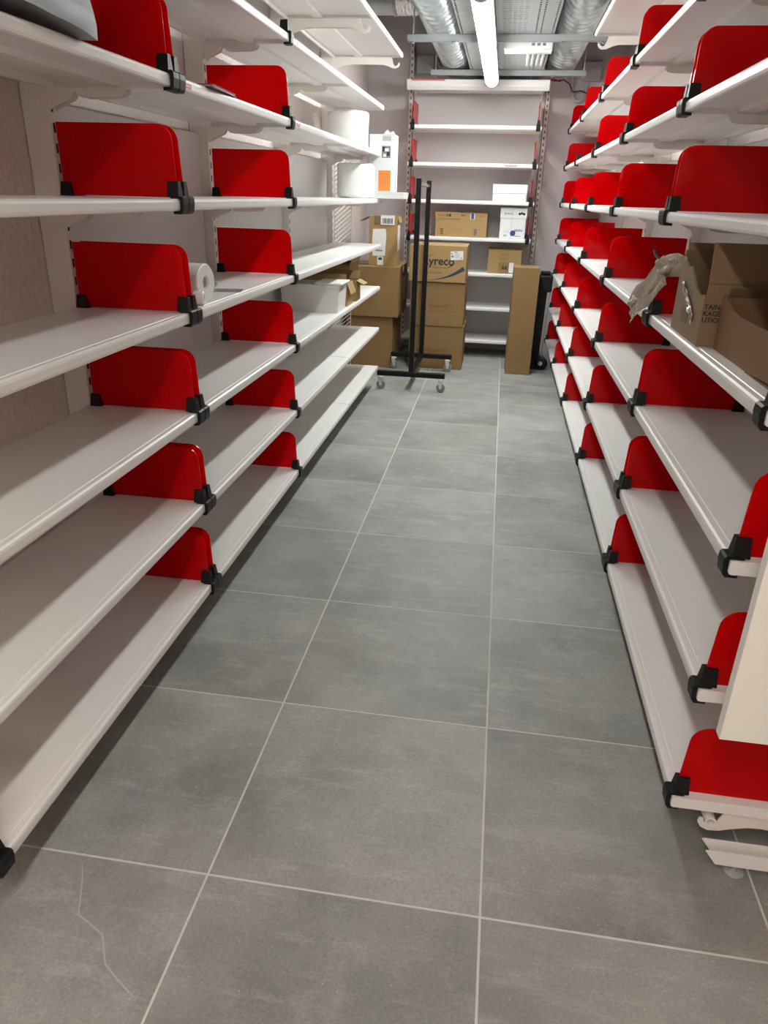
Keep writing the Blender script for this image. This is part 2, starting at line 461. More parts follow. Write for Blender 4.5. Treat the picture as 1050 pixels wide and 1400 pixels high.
def sticker(bay, v, i, D, w=.05, mat='label_red', h=.011):
    s = obj('price_sticker', MB().box(-.0005, .0006, -w / 2, w / 2, -h / 2, h / 2).mesh('price_sticker', mat), bay, (D + .0002, v, ZT[i] - .015))
    s['label'] = 'small red printed sticker'
    obj('printed_line', MB().box(.0006, .0009, -w * .38, w * .38, -h * .1, h * .1).mesh('printed_line', 'label_red_text'), s)
sticker(lb[1], .075, 5, DL); sticker(lb[1], .30, 6, DL, .04)
sticker(lb[2], .075, 5, DL, .05); sticker(lb[2], .10, 6, DL, .04)
sticker(lb[3], .42, 5, DL, .03); sticker(lb[3], .10, 7, DL + .12, .10)
sticker(bb, .93, 5, DB, .10)
s = obj('price_sticker', MB().box(-.0005, .0006, -.14, .14, -.006, .006).mesh('price_sticker', 'label_red'), bb, (DB + .0202, .19, ZT[7] + .017)); s['label'] = 'long red sticker strip'

# ------------------------------------------------------------------ red dividers with black clips
def divider_meshes(D):
    """origin on shelf top at the front edge; depth runs along -x"""
    H = .182; r = .040; x1 = -.010; x0 = -(D - U0) + .012; z0 = .003
    pts = [(x0, z0), (x1, z0)]
    for k in range(7):
        a = k / 6 * math.pi / 2
        pts.append((x1 - .006 - r + math.cos(a) * r, H - r + math.sin(a) * r))
    pts.append((x0 - .0, H))
    pn = MB().prism(pts, 'y', -.0017, .0017).mesh('divider_panel', 'red_acrylic')
    mb = MB()
    # jaw gripping the shelf nose
    mb.prism([(-.026, .0005), (-.026, .007), (.006, .007), (.0105, .003), (.0115, -.010), (.009, -.031), (.003, -.0385), (-.020, -.0385), (-.020, -.0308), (.0006, -.0308), (.0006, .0008)], 'y', -.0175, .0175)
    # tapered post holding the panel
    A = [(-.036, -.0165), (-.003, -.0165), (-.003, .0165), (-.036, .0165)]
    B = [(-.034, -.0085), (-.005, -.0085), (-.005, .0085), (-.034, .0085)]
    va = [mb.bm.verts.new((x, y, .004)) for x, y in A]; vb = [mb.bm.verts.new((x, y, .044)) for x, y in B]
    mb.bm.faces.new(va[::-1]); mb.bm.faces.new(vb)
    for i in range(4): mb.bm.faces.new((va[i], va[(i + 1) % 4], vb[(i + 1) % 4], vb[i]))
    cf = mb.mesh('front_clip', 'black_plastic')
    mb = MB()
    va = [mb.bm.verts.new((x, y, .0005)) for x, y in ((x0 - .006, -.016), (x0 + .030, -.016), (x0 + .030, .016), (x0 - .006, .016))]
    vb = [mb.bm.verts.new((x, y, .036)) for x, y in ((x0 - .004, -.008), (x0 + .022, -.008), (x0 + .022, .008), (x0 - .004, .008))]
    mb.bm.faces.new(va[::-1]); mb.bm.faces.new(vb)
    for i in range(4): mb.bm.faces.new((va[i], va[(i + 1) % 4], vb[(i + 1) % 4], vb[i]))
    cb = mb.mesh('rear_clip', 'black_plastic')
    return pn, cf, cb
DM = {'L': divider_meshes(DL), 'R': divider_meshes(DR), 'B': divider_meshes(DB)}
def divider(side, x, y, i, label, group, panel=True):
    rz = {'L': 0, 'R': math.pi, 'B': -math.pi / 2}[side]
    pn, cf, cb = DM[side]
    if not panel:
        o = obj('divider_clip', cf, None, (x, y, ZT[i]), (0, 0, rz)); return tag(o, label, 'clip', group)
    d = thing('shelf_divider', label, 'shelf divider', (x, y, ZT[i]), (0, 0, rz), group)
    p = obj('divider_panel', pn, d, (0, 0, 0), (random.uniform(-.02, .02), 0, 0))
    obj('front_clip', cf, d); obj('rear_clip', cb, d)
    return d
GL, GR, GB = 'red dividers of left shelving', 'red dividers of right shelving', 'red dividers of back shelving unit'
for i in range(6):
    divider('L', FRONT_L, BL[1] - .020, i, f'red divider, {ORD[i]} shelf up on left, nearer of pair by first upright', GL)
    divider('L', FRONT_L, BL[1] + .020, i, f'red divider, {ORD[i]} shelf up on left, farther of pair by first upright', GL)
    divider('L', FRONT_L, BL[2] - .024, i, f'single red divider, {ORD[i]} shelf up on left, at the second upright', GL)
divider('L', FRONT_L, BL[2] - .024, 6, 'black clip without red panel on seventh shelf of left shelving', GL, panel=False)
divider('L', FRONT_L, BL[0] + .018, 0, 'red divider at near end of bottom left shelf, black clip at picture edge', GL)
UPN = {1: 'second', 2: 'third', 3: 'fourth', 4: 'fifth'}
for i in range(7):
    if i < 4:
        divider('R', FRONT_R, BR[0] + .025, i, f'red divider at near end of {ORD[i]} shelf of right shelving', GR)
    for j in (1, 2, 3):
        divider('R', FRONT_R, BR[j] - .020, i, f'red divider, {ORD[i]} shelf up on right, {UPN[j]} upright from camera, nearer of pair', GR)
        divider('R', FRONT_R, BR[j] + .020, i, f'red divider, {ORD[i]} shelf up on right, {UPN[j]} upright from camera, farther of pair', GR)
    if i == 5:
        divider('R', FRONT_R, BR[4], i, 'black clip without red panel on sixth shelf of right shelving', GR, panel=False)
    else:
        divider('R', FRONT_R, BR[4] - .01, i, f'single red divider, {ORD[i]} shelf up on right, fifth upright from camera', GR)
    divider('R', FRONT_R, BR[5] - .03, i, f'farthest red divider on {ORD[i]} shelf of right shelving, by back wall', GR)
for i in range(3, 7):
    divider('B', -0.386 + .040 + .030, FRONT_B, i, f'red divider at left end of {ORD[i]} shelf, back shelving unit', GB)
    divider('B', -0.386 + 1.196 - .040 - .030, FRONT_B, i, f'red divider at right end of {ORD[i]} shelf, back shelving unit', GB)

# ------------------------------------------------------------------ loose white metal panel at the near right end
ep = thing('end_panel', 'cream white metal panel upright in front of near right shelf ends', 'panel', (1.23, 1.268, .435))
obj('panel_sheet', MB().box(-.205, .205, -.012, -.0095, 0, 1.0).mesh('panel_sheet', 'end_panel_cream'), ep)
mb = MB(); mb.box(-.205, -.2025, -.0095, .012, 0, 1.0); mb.box(.2025, .205, -.0095, .012, 0, 1.0); mb.box(-.2025, .2025, -.0095, .012, 0, .0025); mb.box(-.2025, .2025, -.0095, .012, .9975, 1.0)
obj('folded_edge', mb.mesh('folded_edge', 'end_panel_cream'), ep)
obj('hook', MB().box(.18, .2199, -.0095, .03, .9, .96, .002).mesh('hook', 'upright_white'), ep)

# ------------------------------------------------------------------ ceiling lamps
def lamp(y0, y1, label, glow='lamp_glow'):
    X, Z = 0.335, 2.195
    t = thing('batten_lamp', label, 'ceiling lamp', (X, (y0 + y1) / 2, Z), group='white batten lamps over the aisle')
    h = (y1 - y0) / 2 - .004
    half = []
    for k in range(13):
        a = math.pi + k / 12 * math.pi
        half.append((math.cos(a) * .047, .038 + math.sin(a) * .038))
    half += [(.047, .052), (-.047, .052)]
    obj('diffuser', MB().prism(half, 'y', -h + .02, h - .02).mesh('diffuser', glow, True), t)
    obj('housing', MB().prism([(-.0482, .036), (-.0515, .036), (-.0515, .074), (-.042, .085), (.042, .085), (.0515, .074), (.0515, .036), (.0482, .036), (.0482, .0528), (-.0482, .0528)], 'y', -h + .0, h - .0).mesh('housing', 'lamp_body'), t)
    cap = [(x * 1.005, z) for x, z in half]
    for s in (-1, 1):
        obj('end_cap', MB().prism(cap, 'y', s * (h - .02) - .0, s * h).mesh('end_cap', 'lamp_body', True), t)
    for s in (-.6, .6):
        obj('hanger', MB().tube((0, s * h, .085), (0, s * h, 2.3370 - Z), .004, 6).mesh('hanger', 'rail_steel'), t)
lamp(5.50, 6.72, 'white glowing batten lamp nearest the back wall, hanging under the ducts')
lamp(3.97, 5.49, 'white glowing batten lamp cut by the top picture edge')
lamp(2.30, 3.50, 'white glowing batten lamp above the middle of the aisle, above the picture', 'lamp_glow_soft')
lamp(-0.95, 0.25, 'warm white glowing batten lamp behind the camera, over the near aisle end', 'lamp_glow_warm')
lamp(-2.70, -1.50, 'unseen amber fill lamp, added farthest behind the camera', 'fill_glow_amber')  # added out of view to warm and brighten the nearest left bay

# ------------------------------------------------------------------ ceiling services
def duct(label, x, z, r, y0, y1):
    mb = MB(); seg = 36; step = .0125; n = int((y1 - y0) / step); rings = []
    for i in range(n + 1):
        y = y0 + i * step; ring = []
        for k in range(seg):
            a = 2 * math.pi * k / seg
            ph = ((y / .115) + a / (2 * math.pi)) % 1.0
            rr = r + (.011 if ph < .2 else 0)
            ring.append(mb.bm.verts.new((x + math.cos(a) * rr, y, z + math.sin(a) * rr)))
        rings.append(ring)
    for a, b in zip(rings[:-1], rings[1:]):
        for k in range(seg): mb.bm.faces.new((a[k], a[(k + 1) % seg], b[(k + 1) % seg], b[k]))
    mb.bm.faces.new(rings[0]); mb.bm.faces.new(rings[-1][::-1])
    o = obj('spiral_duct', mb.mesh('spiral_duct', 'galvanised', True, (x, y0, z)), None, (x, y0, z))
    return tag(o, label, 'duct', 'spiral ducts on the ceiling rails')
duct('round galvanised spiral duct left of the hanging lamps', 0.015, 2.471, .122, 1.2, 7.335)
duct('round galvanised spiral duct right of the hanging lamps', 0.885, 2.477, .128, 1.2, 7.335)
# branch duct with foil sleeve coming in from the left
t = thing('branch_duct', 'short galvanised branch duct with crumpled foil sleeve, top left of ducts', 'duct', (-.44, 5.71, 2.62))
obj('pipe', MB().tube((-.345, 0, 0), (.14, 0, 0), .135, 32).mesh('pipe', 'galvanised', True), t)
mb = MB(); prof = []
for k in range(15):
    prof.append((.137 + (.006 if k % 2 else 0), .14 + k * .012))
mb.lathe(prof + [(0.02, .14 + 14 * .012), (0.02, .14)], (0, 0, 0), (1, 0, 0), 28)
obj('foil_sleeve', mb.mesh('foil_sleeve', 'foil', True), t)
obj('clamp_ring', MB().lathe([(.136, .125), (.143, .125), (.143, .14), (.136, .14)], (0, 0, 0), (1, 0, 0), 28).mesh('clamp_ring', 'rail_steel', True), t)

# strut rails with rods
for (y, x0, x1, lab) in ((5.50, -.19, 1.06, 'grey steel strut rail carrying the ducts, the nearer one'), (6.90, -.17, 1.07, 'grey steel strut rail carrying the ducts, by the back wall')):
    xc = (x0 + x1) / 2
    t = thing('strut_rail', lab, 'rail', (xc, y, 2.30), group='strut rails below the ducts')
    h = (x1 - x0) / 2
    obj('channel', MB().prism([(-.0205, 0), (-.0205, .036), (.0205, .036), (.0205, 0), (.012, 0), (.012, .003), (.0175, .003), (.0175, .033), (-.0175, .033), (-.0175, .003), (-.012, .003), (-.012, 0)], 'x', -h, h).mesh('channel', 'rail_steel'), t)
    for s in (-1, 1):
        obj('threaded_rod', MB().tube((s * (h - .018 if s > 0 else h - .035), 0, -.012), (s * (h - .018 if s > 0 else h - .035), 0, ZC - 2.30), .005, 8).mesh('threaded_rod', 'chrome'), t)
        obj('nut', MB().tube((s * (h - .018 if s > 0 else h - .035), 0, -.010), (s * (h - .018 if s > 0 else h - .035), 0, -.0005), .010, 6).mesh('nut', 'chrome'), t)
    for xx in (-.33, .36):
        obj('bolt', MB().tube((xx, -.006, -.008), (xx, -.006, .004), .009, 6).mesh('bolt', 'chrome'), t)

# perforated cable trays
def tray(label, x0, x1, columns, z, y0, y1):
    """columns: list of (xa, xb, slot length, pitch) with open slots running along y"""
    t = thing('cable_tray', label, 'cable tray', ((x0 + x1) / 2, y0, z), group='perforated cable trays')
    mb = MB(); th = .0015; xs = x0
    def plate(a, b, c, d): mb.box(a, b, c, d, z, z + th)
    for (xa, xb, sl, pitch) in columns:
        if xa > xs: plate(xs, xa, y0, y1)
        y = y0
        while y < y1:
            plate(xa, xb, y, min(y + pitch - sl, y1)); y += pitch
        xs = xb
    if x1 > xs: plate(xs, x1, y0, y1)
    obj('perforated_plate', mb.mesh('perforated_plate', 'galvanised', off=t.location), t)
    for xx in (x0, x1):
        obj('side_flange', MB().box(xx - .0008, xx + .0008, y0, y1, z, z + .06).mesh('side_flange', 'galvanised', off=t.location), t)
    return t
ya, yb = 3.6, 7.40
tray('narrow perforated cable tray between left duct and the lamps', .150, .372, [(.160, .170, .028, .05), (.300, .310, .028, .05), (.330, .340, .028, .05)], 2.3375, ya, yb)
cc = [(.418 + k * .030, .418 + k * .030 + .022, .008, .045) for k in range(5)]
tray('wide slotted cable tray between the lamps and right duct', .380, .735, cc + [(.615, .624, .03, .05), (.645, .654, .03, .05), (.715, .725, .028, .05)], 2.3375, ya, yb)
# cable inside tray
tag(obj('power_cable', MB().path([(.25 + .01 * math.sin(k * .8), 3.6 + k * .19, 2.346) for k in range(20)], .006, 6).mesh('power_cable', 'cable_black', True)), 'thin black power cable lying in the narrow cable tray', 'cable')

# white emergency fitting and trunking under the tray
t = thing('emergency_fitting', 'flat white emergency fitting under the tray, right of lamp', 'light fitting', (.585, 5.66, 2.262))
obj('body', MB().box(-.155, .155, -.045, .045, .012, .074, .006).mesh('body', 'plastic_white'), t)
obj('cover', MB().prism([(-.045, .012), (-.030, 0), (.030, 0), (.045, .012)], 'x', -.15, .15).mesh('cover', 'lamp_body'), t)
for k in range(3): obj('marking', MB().box(.02 + k * .035, .04 + k * .035, -.0458, -.045, .035, .05).mesh('marking', 'ink_grey'), t)
t = thing('slotted_trunking', 'short white slotted trunking under the tray beyond the emergency fitting', 'trunking', (.64, 6.08, 2.285))
obj('base', MB().box(-.055, .055, -.24, .24, .044, .052).mesh('base', 'plastic_white'), t)
for xx in (-.05, -.018, .018, .05): obj('rib', MB().box(xx - .006, xx + .006, -.24, .24, 0, .044).mesh('rib', 'plastic_white'), t)
obj('end_plate', MB().box(-.055, .055, -.248, -.24, 0, .052).mesh('end_plate', 'plastic_white'), t)

# junction boxes, conduits and cables on the back wall
def junction(label, x, z, w=.16, h=.15):
    t = thing('junction_box', label, 'junction box', (x, YW_B, z), group='grey junction boxes high on the back wall')
    obj('box_body', MB().box(-w / 2, w / 2, -.06, -.001, -h / 2, h / 2, .006).mesh('box_body', 'conduit_grey'), t)
    obj('lid', MB().box(-w / 2 + .008, w / 2 - .008, -.066, -.06, -h / 2 + .008, h / 2 - .008, .002).mesh('lid', 'conduit_grey'), t)
    for sx in (-1, 1):
        for sz in (-1, 1):
            obj('screw', MB().tube((sx * (w / 2 - .02), -.069, sz * (h / 2 - .02)), (sx * (w / 2 - .02), -.066, sz * (h / 2 - .02)), .006, 8).mesh('screw', 'rail_steel'), t)
junction('grey junction box on back wall, left above the back shelving unit', -.27, 2.44)
junction('grey junction box on back wall, right above the back shelving unit', 1.16, 2.40)
tag(obj('conduit', MB().path([(-.165, 7.38, 2.60), (-.172, 7.38, 2.50), (-.155, 7.37, 2.44), (-.10, 7.36, 2.41), (-.05, 7.36, 2.36)], .014, 8).mesh('conduit', 'conduit_grey', True)), 'bent grey conduit beside the left junction box', 'conduit')
tag(obj('conduit', MB().path([(1.00, 7.37, 2.66), (1.00, 7.37, 2.40), (1.002, 7.37, 2.28), (1.015, 7.37, 2.21), (1.045, 7.37, 2.175), (1.08, 7.37, 2.175), (1.11, 7.37, 2.20), (1.125, 7.37, 2.26), (1.13, 7.385, 2.305)], .015, 8).mesh('conduit', 'conduit_grey', True)), 'grey conduit hanging in a loop beside the right junction box', 'conduit')
tag(obj('power_cable', MB().path([(.80, 7.30, 2.325), (.86, 7.33, 2.32), (.93, 7.34, 2.33), (.98, 7.35, 2.30), (1.01, 7.34, 2.24), (1.08, 7.34, 2.25), (1.17, 7.352, 2.22)], .005, 6).mesh('power_cable', 'cable_black', True)), 'loose black cable drooping right of the back shelving top', 'cable')
tag(obj('power_cable', MB().path([(.70, 7.26, 2.322), (.78, 7.27, 2.315), (.84, 7.29, 2.33), (.89, 7.30, 2.312), (.93, 7.31, 2.33)], .005, 6).mesh('power_cable', 'cable_red', True)), 'short dark red cable above right end of the back shelving', 'cable')
tag(obj('power_cable', MB().path([(-.03, 7.30, 2.315), (.05, 7.33, 2.32), (.12, 7.34, 2.31), (.25, 7.35, 2.316), (.55, 7.35, 2.312), (.70, 7.34, 2.318)], .010, 6).mesh('power_cable', 'cable_black', True)), 'thick black cable along the wall above back shelving unit', 'cable')

# ------------------------------------------------------------------ cartons
def carton(name, label, x0, x1, y0, y1, z0, h, mat='card', rz=0.0, flaps=True, tape=True, group=None, cat='carton', front_tape=False):
    cx, cy = (x0 + x1) / 2, (y0 + y1) / 2; w, d = (x1 - x0) / 2, (y1 - y0) / 2
    t = thing(name, label, cat, (cx, cy, z0), (0, 0, rz), group)
    ft = .005 if flaps else 0
    obj('body', MB().box(-w, w, -d, d, 0.0005, h - ft, .003).mesh('body', mat), t)
    if flaps:
        for s in (-1, 1):
            obj('top_flap', MB().box(-w, w, min(s * .0015, s * d), max(s * .0015, s * d), h - ft, h, .0012).mesh('top_flap', mat), t)
    if tape:
        mb = MB(); mb.box(-w - .0006, w + .0006, -.024, .024, h, h + .0006)
        mb.box(-w - .0006, -w, -.024, .024, h - .06, h); mb.box(w, w + .0006, -.024, .024, h - .06, h)
        obj('tape', mb.mesh('tape', 'tape_clear'), t)
    if front_tape:
        obj('tape', MB().box(-.024, .024, -d - .0006, -d, h - .055, h - .004).mesh('tape', 'tape_clear'), t)
        obj('tape', MB().box(-.024, .024, -d - .0006, -d, .003, .06).mesh('tape', 'tape_clear'), t)
    return t, w, d
# rear left stack
carton('cardboard_carton', 'large brown carton on the floor at bottom of the left corner stack', -.745, -.345, 6.30, 6.84, 0, .435, 'card', group='cartons in left rear corner')
c, w, d = carton('cardboard_carton', 'large brown carton on top of another, beneath the open labelled carton', -.745, -.300, 6.26, 6.86, .437, .405, 'card', group='cartons in left rear corner')
obj('label', MB().box(w, w + .0008, .02, .16, .10, .30).mesh('label', 'paper_white'), c)
# open, labelled carton on the stack
t = thing('open_carton', 'tall open brown carton with white shipping labels, top of left corner stack', 'carton', (-.455, 6.46, .8435))
w, d, h, th = .118, .10, .385, .005
mb = MB(); mb.box(-w, w, -d, -d + th, 0, h); mb.box(-w, w, d - th, d, 0, h); mb.box(-w, -w + th, -d + th, d - th, 0, h); mb.box(w - th, w, -d + th, d - th, 0, h); mb.box(-w + th, w - th, -d + th, d - th, 0, th)
obj('body', mb.mesh('body', 'card_light'), t)
def flap(parent, hinge, size, angle, axis, mat='card_light', name='top_flap', th=.004):
    """flap plate hinged at hinge=(x,y,z); axis 'x-','x+','y-','y+' tells the side it folds out to"""
    ln, wd = size
    s = {'x-': math.pi, 'x+': 0, 'y-': -math.pi / 2, 'y+': math.pi / 2}[axis]
    me = MB().box(0, ln, -wd / 2, wd / 2, -th / 2, th / 2, .001).mesh(name, mat)
    o = obj(name, me, parent, hinge); o.rotation_mode = 'QUATERNION'
    o.rotation_quaternion = (Matrix.Rotation(s, 3, 'Z') @ Matrix.Rotation(angle, 3, 'Y')).to_quaternion()
    return o
flap(t, (-w, 0, h), (.085, .18), R(28), 'x-', 'card_dull')
flap(t, (w, 0, h), (.05, .18), R(75), 'x+')
flap(t, (0, -d - .003, h), (.06, .14), R(86), 'y-', 'card_inside')
obj('shipping_label', MB().box(-.02, .095, -d - .010, -d - .009, h - .065, h + .008).mesh('shipping_label', 'paper_white'), t)
mb = MB()
for k in range(9): mb.box(-.005 + k * .0095, -.001 + k * .0095 + (k % 3) * .0015, -d - .0108, -d - .010, h - .055, h - .015)
bc = obj('barcode', mb.mesh('barcode', 'ink_black'), t)
obj('delivery_note', MB().prism([(-.085, .075), (.02, .080), (.028, .25), (.02, .29), (-.085, .285), (-.09, .2)], 'y', -d - .004, -d - .0005).mesh('delivery_note', 'paper_white'), t)
obj('note_print', MB().box(-.06, .0, -d - .0046, -d - .004, .115, .125).mesh('note_print', 'ink_grey'), t)
obj('shipping_label', MB().box(-.045, .005, -d - .0008, -d, .005, .074).mesh('shipping_label', 'paper_white'), t)
obj('logo_print', MB().box(-.035, -.005, -d - .0016, -d - .0008, .045, .065).mesh('logo_print', 'ink_blue'), t)
obj('side_label', MB().box(w, w + .0008, -.07, .06, .12, .33).mesh('side_label', 'paper_white'), t)

# three cartons behind the garment rack
c, w, d = carton('cardboard_carton', 'brown carton on the floor behind garment rack, lowest of three', -.205, .262, 6.372, 6.80, 0, .366, 'card', group='three cartons behind the garment rack')
lettering(c, 'MAINETTI', .038, 'ink_red', (.0, -d - .0006, .155), space=1.35)
obj('logo_print', MB().tube((-.15, -d - .0006, .15), (-.15, -d, .15), .011, 14).mesh('logo_print', 'ink_red'), c)
c, w, d = carton('cardboard_carton', 'brown carton in the middle of the three behind garment rack', -.205, .252, 6.365, 6.80, .368, .362, 'card', group='three cartons behind the garment rack', front_tape=True)
lettering(c, 'MAINETTI', .034, 'ink_brown', (.03, -d - .0006, .165), space=1.35)
obj('rule_print', MB().box(-.07, .16, -d - .0005, -d, .125, .127).mesh('rule_print', 'ink_brown'), c)
c, w, d = carton('cardboard_carton', 'brown carton printed with a black swoosh, top of three behind garment rack', -.225, .248, 6.345, 6.80, .732, .288, 'card_light', group='three cartons behind the garment rack')
lettering(c, 'Lyreco', .092, 'ink_black', (.01, -d - .0006, .165), bold=.0018)
lettering(c, 'FOR YOUR WORK', .012, 'ink_brown', (.02, -d - .0006, .115))
lettering(c, '100% PAPIER', .020, 'ink_brown', (-.02, -d - .0006, .075), space=1.2)
mb = MB()
def swoosh(mb, pts, w0, w1, y):
    n = len(pts)
    L = []; 
    for i, p in enumerate(pts):
        a = Vector(pts[max(i - 1, 0)]); b = Vector(pts[min(i + 1, n - 1)]); dd = (b - a).normalized(); nn = Vector((-dd.y, dd.x))
        w = w0 + (w1 - w0) * (i / (n - 1)) ** 1.6
        L.append((Vector(p) + nn * w, Vector(p) - nn * w))
    poly = [tuple(l[0]) for l in L] + [tuple(l[1]) for l in L[::-1]]
    mb.prism(poly, 'y', y - .0006, y)
swoosh(mb, [(-.10 + .32 * k / 12, .016 + .10 * (k / 12) ** 2.2) for k in range(13)], .0006, .017, -d)
obj('swoosh_print', mb.mesh('swoosh_print', 'ink_blue'), c)
mb = MB(); swoosh(mb, [(.055 + .075 * k / 8, .112 + .035 * (k / 8) ** 2) for k in range(9)], .0005, .006, -d)
obj('swoosh_print', mb.mesh('swoosh_print', 'ink_black'), c)
mb = MB(); swoosh(mb, [(-.11 + .09 * (1 - k / 8), .218 - .035 * (k / 8) ** 2) for k in range(9)], .0005, .004, -d)
obj('swoosh_print', mb.mesh('swoosh_print', 'ink_black'), c)
sl = obj('shipping_label', MB().box(-.052, .052, -.0008, 0, -.034, .034).mesh('shipping_label', 'paper_white'), c, (.155, -d - .0005, .215), (0, R(-4), 0))
mb = MB(); mb.box(-.048, -.036, -.0014, -.0008, .012, .022); mb.box(-.046, -.026, -.0014, -.0008, -.012, .002); mb.box(-.018, .004, -.0014, -.0008, .022, .029); mb.box(.03, .042, -.0014, -.0008, -.027, -.018)
for k in range(5): mb.box(-.016, .02 + .004 * (k % 3), -.0014, -.0008, .012 - k * .008, .0135 - k * .008)
obj('label_print', mb.mesh('label_print', 'ink_grey'), sl)

# tall carton beside the black trolley
c, w, d = carton('tall_carton', 'tall narrow brown carton standing upright on the floor at aisle end', .640, .848, 6.335, 6.60, 0, .875, 'card', rz=R(1.5), tape=False, flaps=True)
obj('tape', MB().box(-w, w, -d - .0006, -d, .835, .868).mesh('tape', 'tape_clear'), c)
lettering(c, 'IKB 17', .042, 'ink_black', (.0, .03, .8755), (0, 0, 0), bold=.001)
lettering(c, 'FRAGILE', .07, 'ink_brown', (-w - .0004, .02, .72), (math.pi / 2, R(90), -math.pi / 2), bold=.0005)
mb = MB(); mb.box(-w - .0008, -w, -.09, .0, .30, .55)
obj('side_print', MB().box(-w - .0006, -w, -.07, -.05, .38, .60).mesh('side_print', 'ink_brown'), c)
mb.bm.free()

# boxes on the back shelving unit
c, w, d = carton('archive_box', 'wide flat brown archive box with blue stripe on back shelving', -.082, .378, 7.0, 7.27, ZT[3], .202, 'card_light', tape=False, flaps=False, cat='box')
obj('lid_front', MB().box(-w - .003, -.01, -d - .005, -d, .148, .205, .001).mesh('lid_front', 'card_light'), c)
obj('lid_top', MB().box(-w - .003, w + .003, -d - .004, d + .003, .2015, .2045, .001).mesh('lid_top', 'card_light'), c)
obj('hand_slot', MB().box(-.005, .035, -d - .0008, -d, .176, .182).mesh('hand_slot', 'ink_black'), c)
obj('blue_stripe', MB().box(.085, .112, -d - .0009, -d, .152, .200).mesh('blue_stripe', 'label_blue'), c)
obj('stripe_border', MB().box(.079, .118, -d - .0005, -d, .150, .201).mesh('stripe_border', 'paper_white'), c)
lettering(c, 'lyreco', .030, 'ink_brown', (-.17, -d - .0054, .180))
lettering(c, '1-8', .030, 'ink_black', (-.115, -d - .0054, .178), bold=.002)
lettering(c, 'A4 80', .018, 'ink_brown', (.18, -d - .0006, .176))
for xx, mt in ((-.17, 'ink_brown'), (.13, 'ink_violet')):
    mb = MB()
    for k in range(4): mb.box(xx - .013, xx + .013, -d - .0006, -d, .018 + k * .014, .026 + k * .014)
    obj('icon_print', mb.mesh('icon_print', mt), c)
for xx in (-.19, -.04, .0, .16): obj('mark_print', MB().tube((xx, -d - .0006, .068), (xx, -d, .068), .004, 8).mesh('mark_print', 'ink_brown'), c)

c, w, d = carton('paper_box', 'upright white paper box with violet printing on back shelving unit', .492, .716, 7.0, 7.28, ZT[3], .250, 'card_white', tape=False, flaps=False, cat='box')
obj('lid', MB().box(-w - .004, w + .004, -d - .004, d + .004, .168, .253, .002).mesh('lid', 'card_white'), c)
obj('seam', MB().box(-.012, -.0105, -d - .0005, -d, .0, .168).mesh('seam', 'ink_grey'), c)
obj('seam', MB().box(-.009, -.0075, -d - .0045, -d - .004, .168, .252).mesh('seam', 'ink_grey'), c)
lettering(c, 'lyreco', .030, 'ink_blue', (-.045, -d - .0046, .208))
mb = MB()
for k in range(3): mb.tube((.052 + k * .019, -d - .0046, .206 + (k % 2) * .005), (.052 + k * .019, -d - .004, .206 + (k % 2) * .005), .011, 12)
obj('emblem_print', mb.mesh('emblem_print', 'ink_black'), c)
lettering(c, 'PAPER', .026, 'ink_violet', (.052, -d - .0006, .072), (-math.pi / 2, 0, math.pi), bold=.0006)
mb = MB(); mb.lathe([(0, 0), (.024, 0), (.024, .0006), (0, .0006)], (.005, -d, .046), (0, -1, 0), 20)
em = obj('emblem_print', mb.mesh('emblem_print', 'ink_violet'), c)
mb = MB()
for k in range(6): mb.box(-.075 + k * .005, -.072 + k * .005, -d - .0006, -d, .018, .034)
for k in range(5): mb.box(-.08 + .012 * k, -.074 + .012 * k, -d - .0006, -d, .05 + (k % 2) * .012, .056 + (k % 2) * .012)
obj('icon_print', mb.mesh('icon_print', 'ink_grey'), c)
obj('line_print', MB().box(.02, .075, -d - .0006, -d, .02, .026).mesh('line_print', 'ink_grey'), c)

c, w, d = carton('white_box', 'plain white lidded box on fifth shelf of back shelving unit', .408, .700, 6.985, 7.22, ZT[4], .135, 'card_white', tape=False, flaps=False, cat='box')
obj('lid', MB().box(-w - .003, w + .003, -d - .003, d + .003, .066, .1365, .002).mesh('lid', 'card_white'), c)
c, w, d = carton('cardboard_carton', 'brown carton with printed icons on third shelf of back unit', .410, .708, 7.0, 7.26, ZT[2], .205, 'card_light')
mb = MB(); 
for (a, b, z0, z1) in ((-.04, .03, .165, .167), (-.04, .03, .118, .120), (-.04, -.038, .118, .167), (.028, .03, .118, .167), (-.03, .02, .150, .152), (-.03, .02, .132, .134)): mb.box(a, b, -d - .0006, -d, z0, z1)
obj('icon_print', mb.mesh('icon_print', 'ink_black'), c)
lettering(c, 'E-E', .035, 'ink_black', (.005, -d - .0006, .048), bold=.002)
obj('patch', MB().box(-.05, .06, -d - .0004, -d, .004, .10).mesh('patch', 'card'), c)
obj('label', MB().box(.045, .085, -d - .0010, -d, .01, .095).mesh('label', 'paper_white'), c)

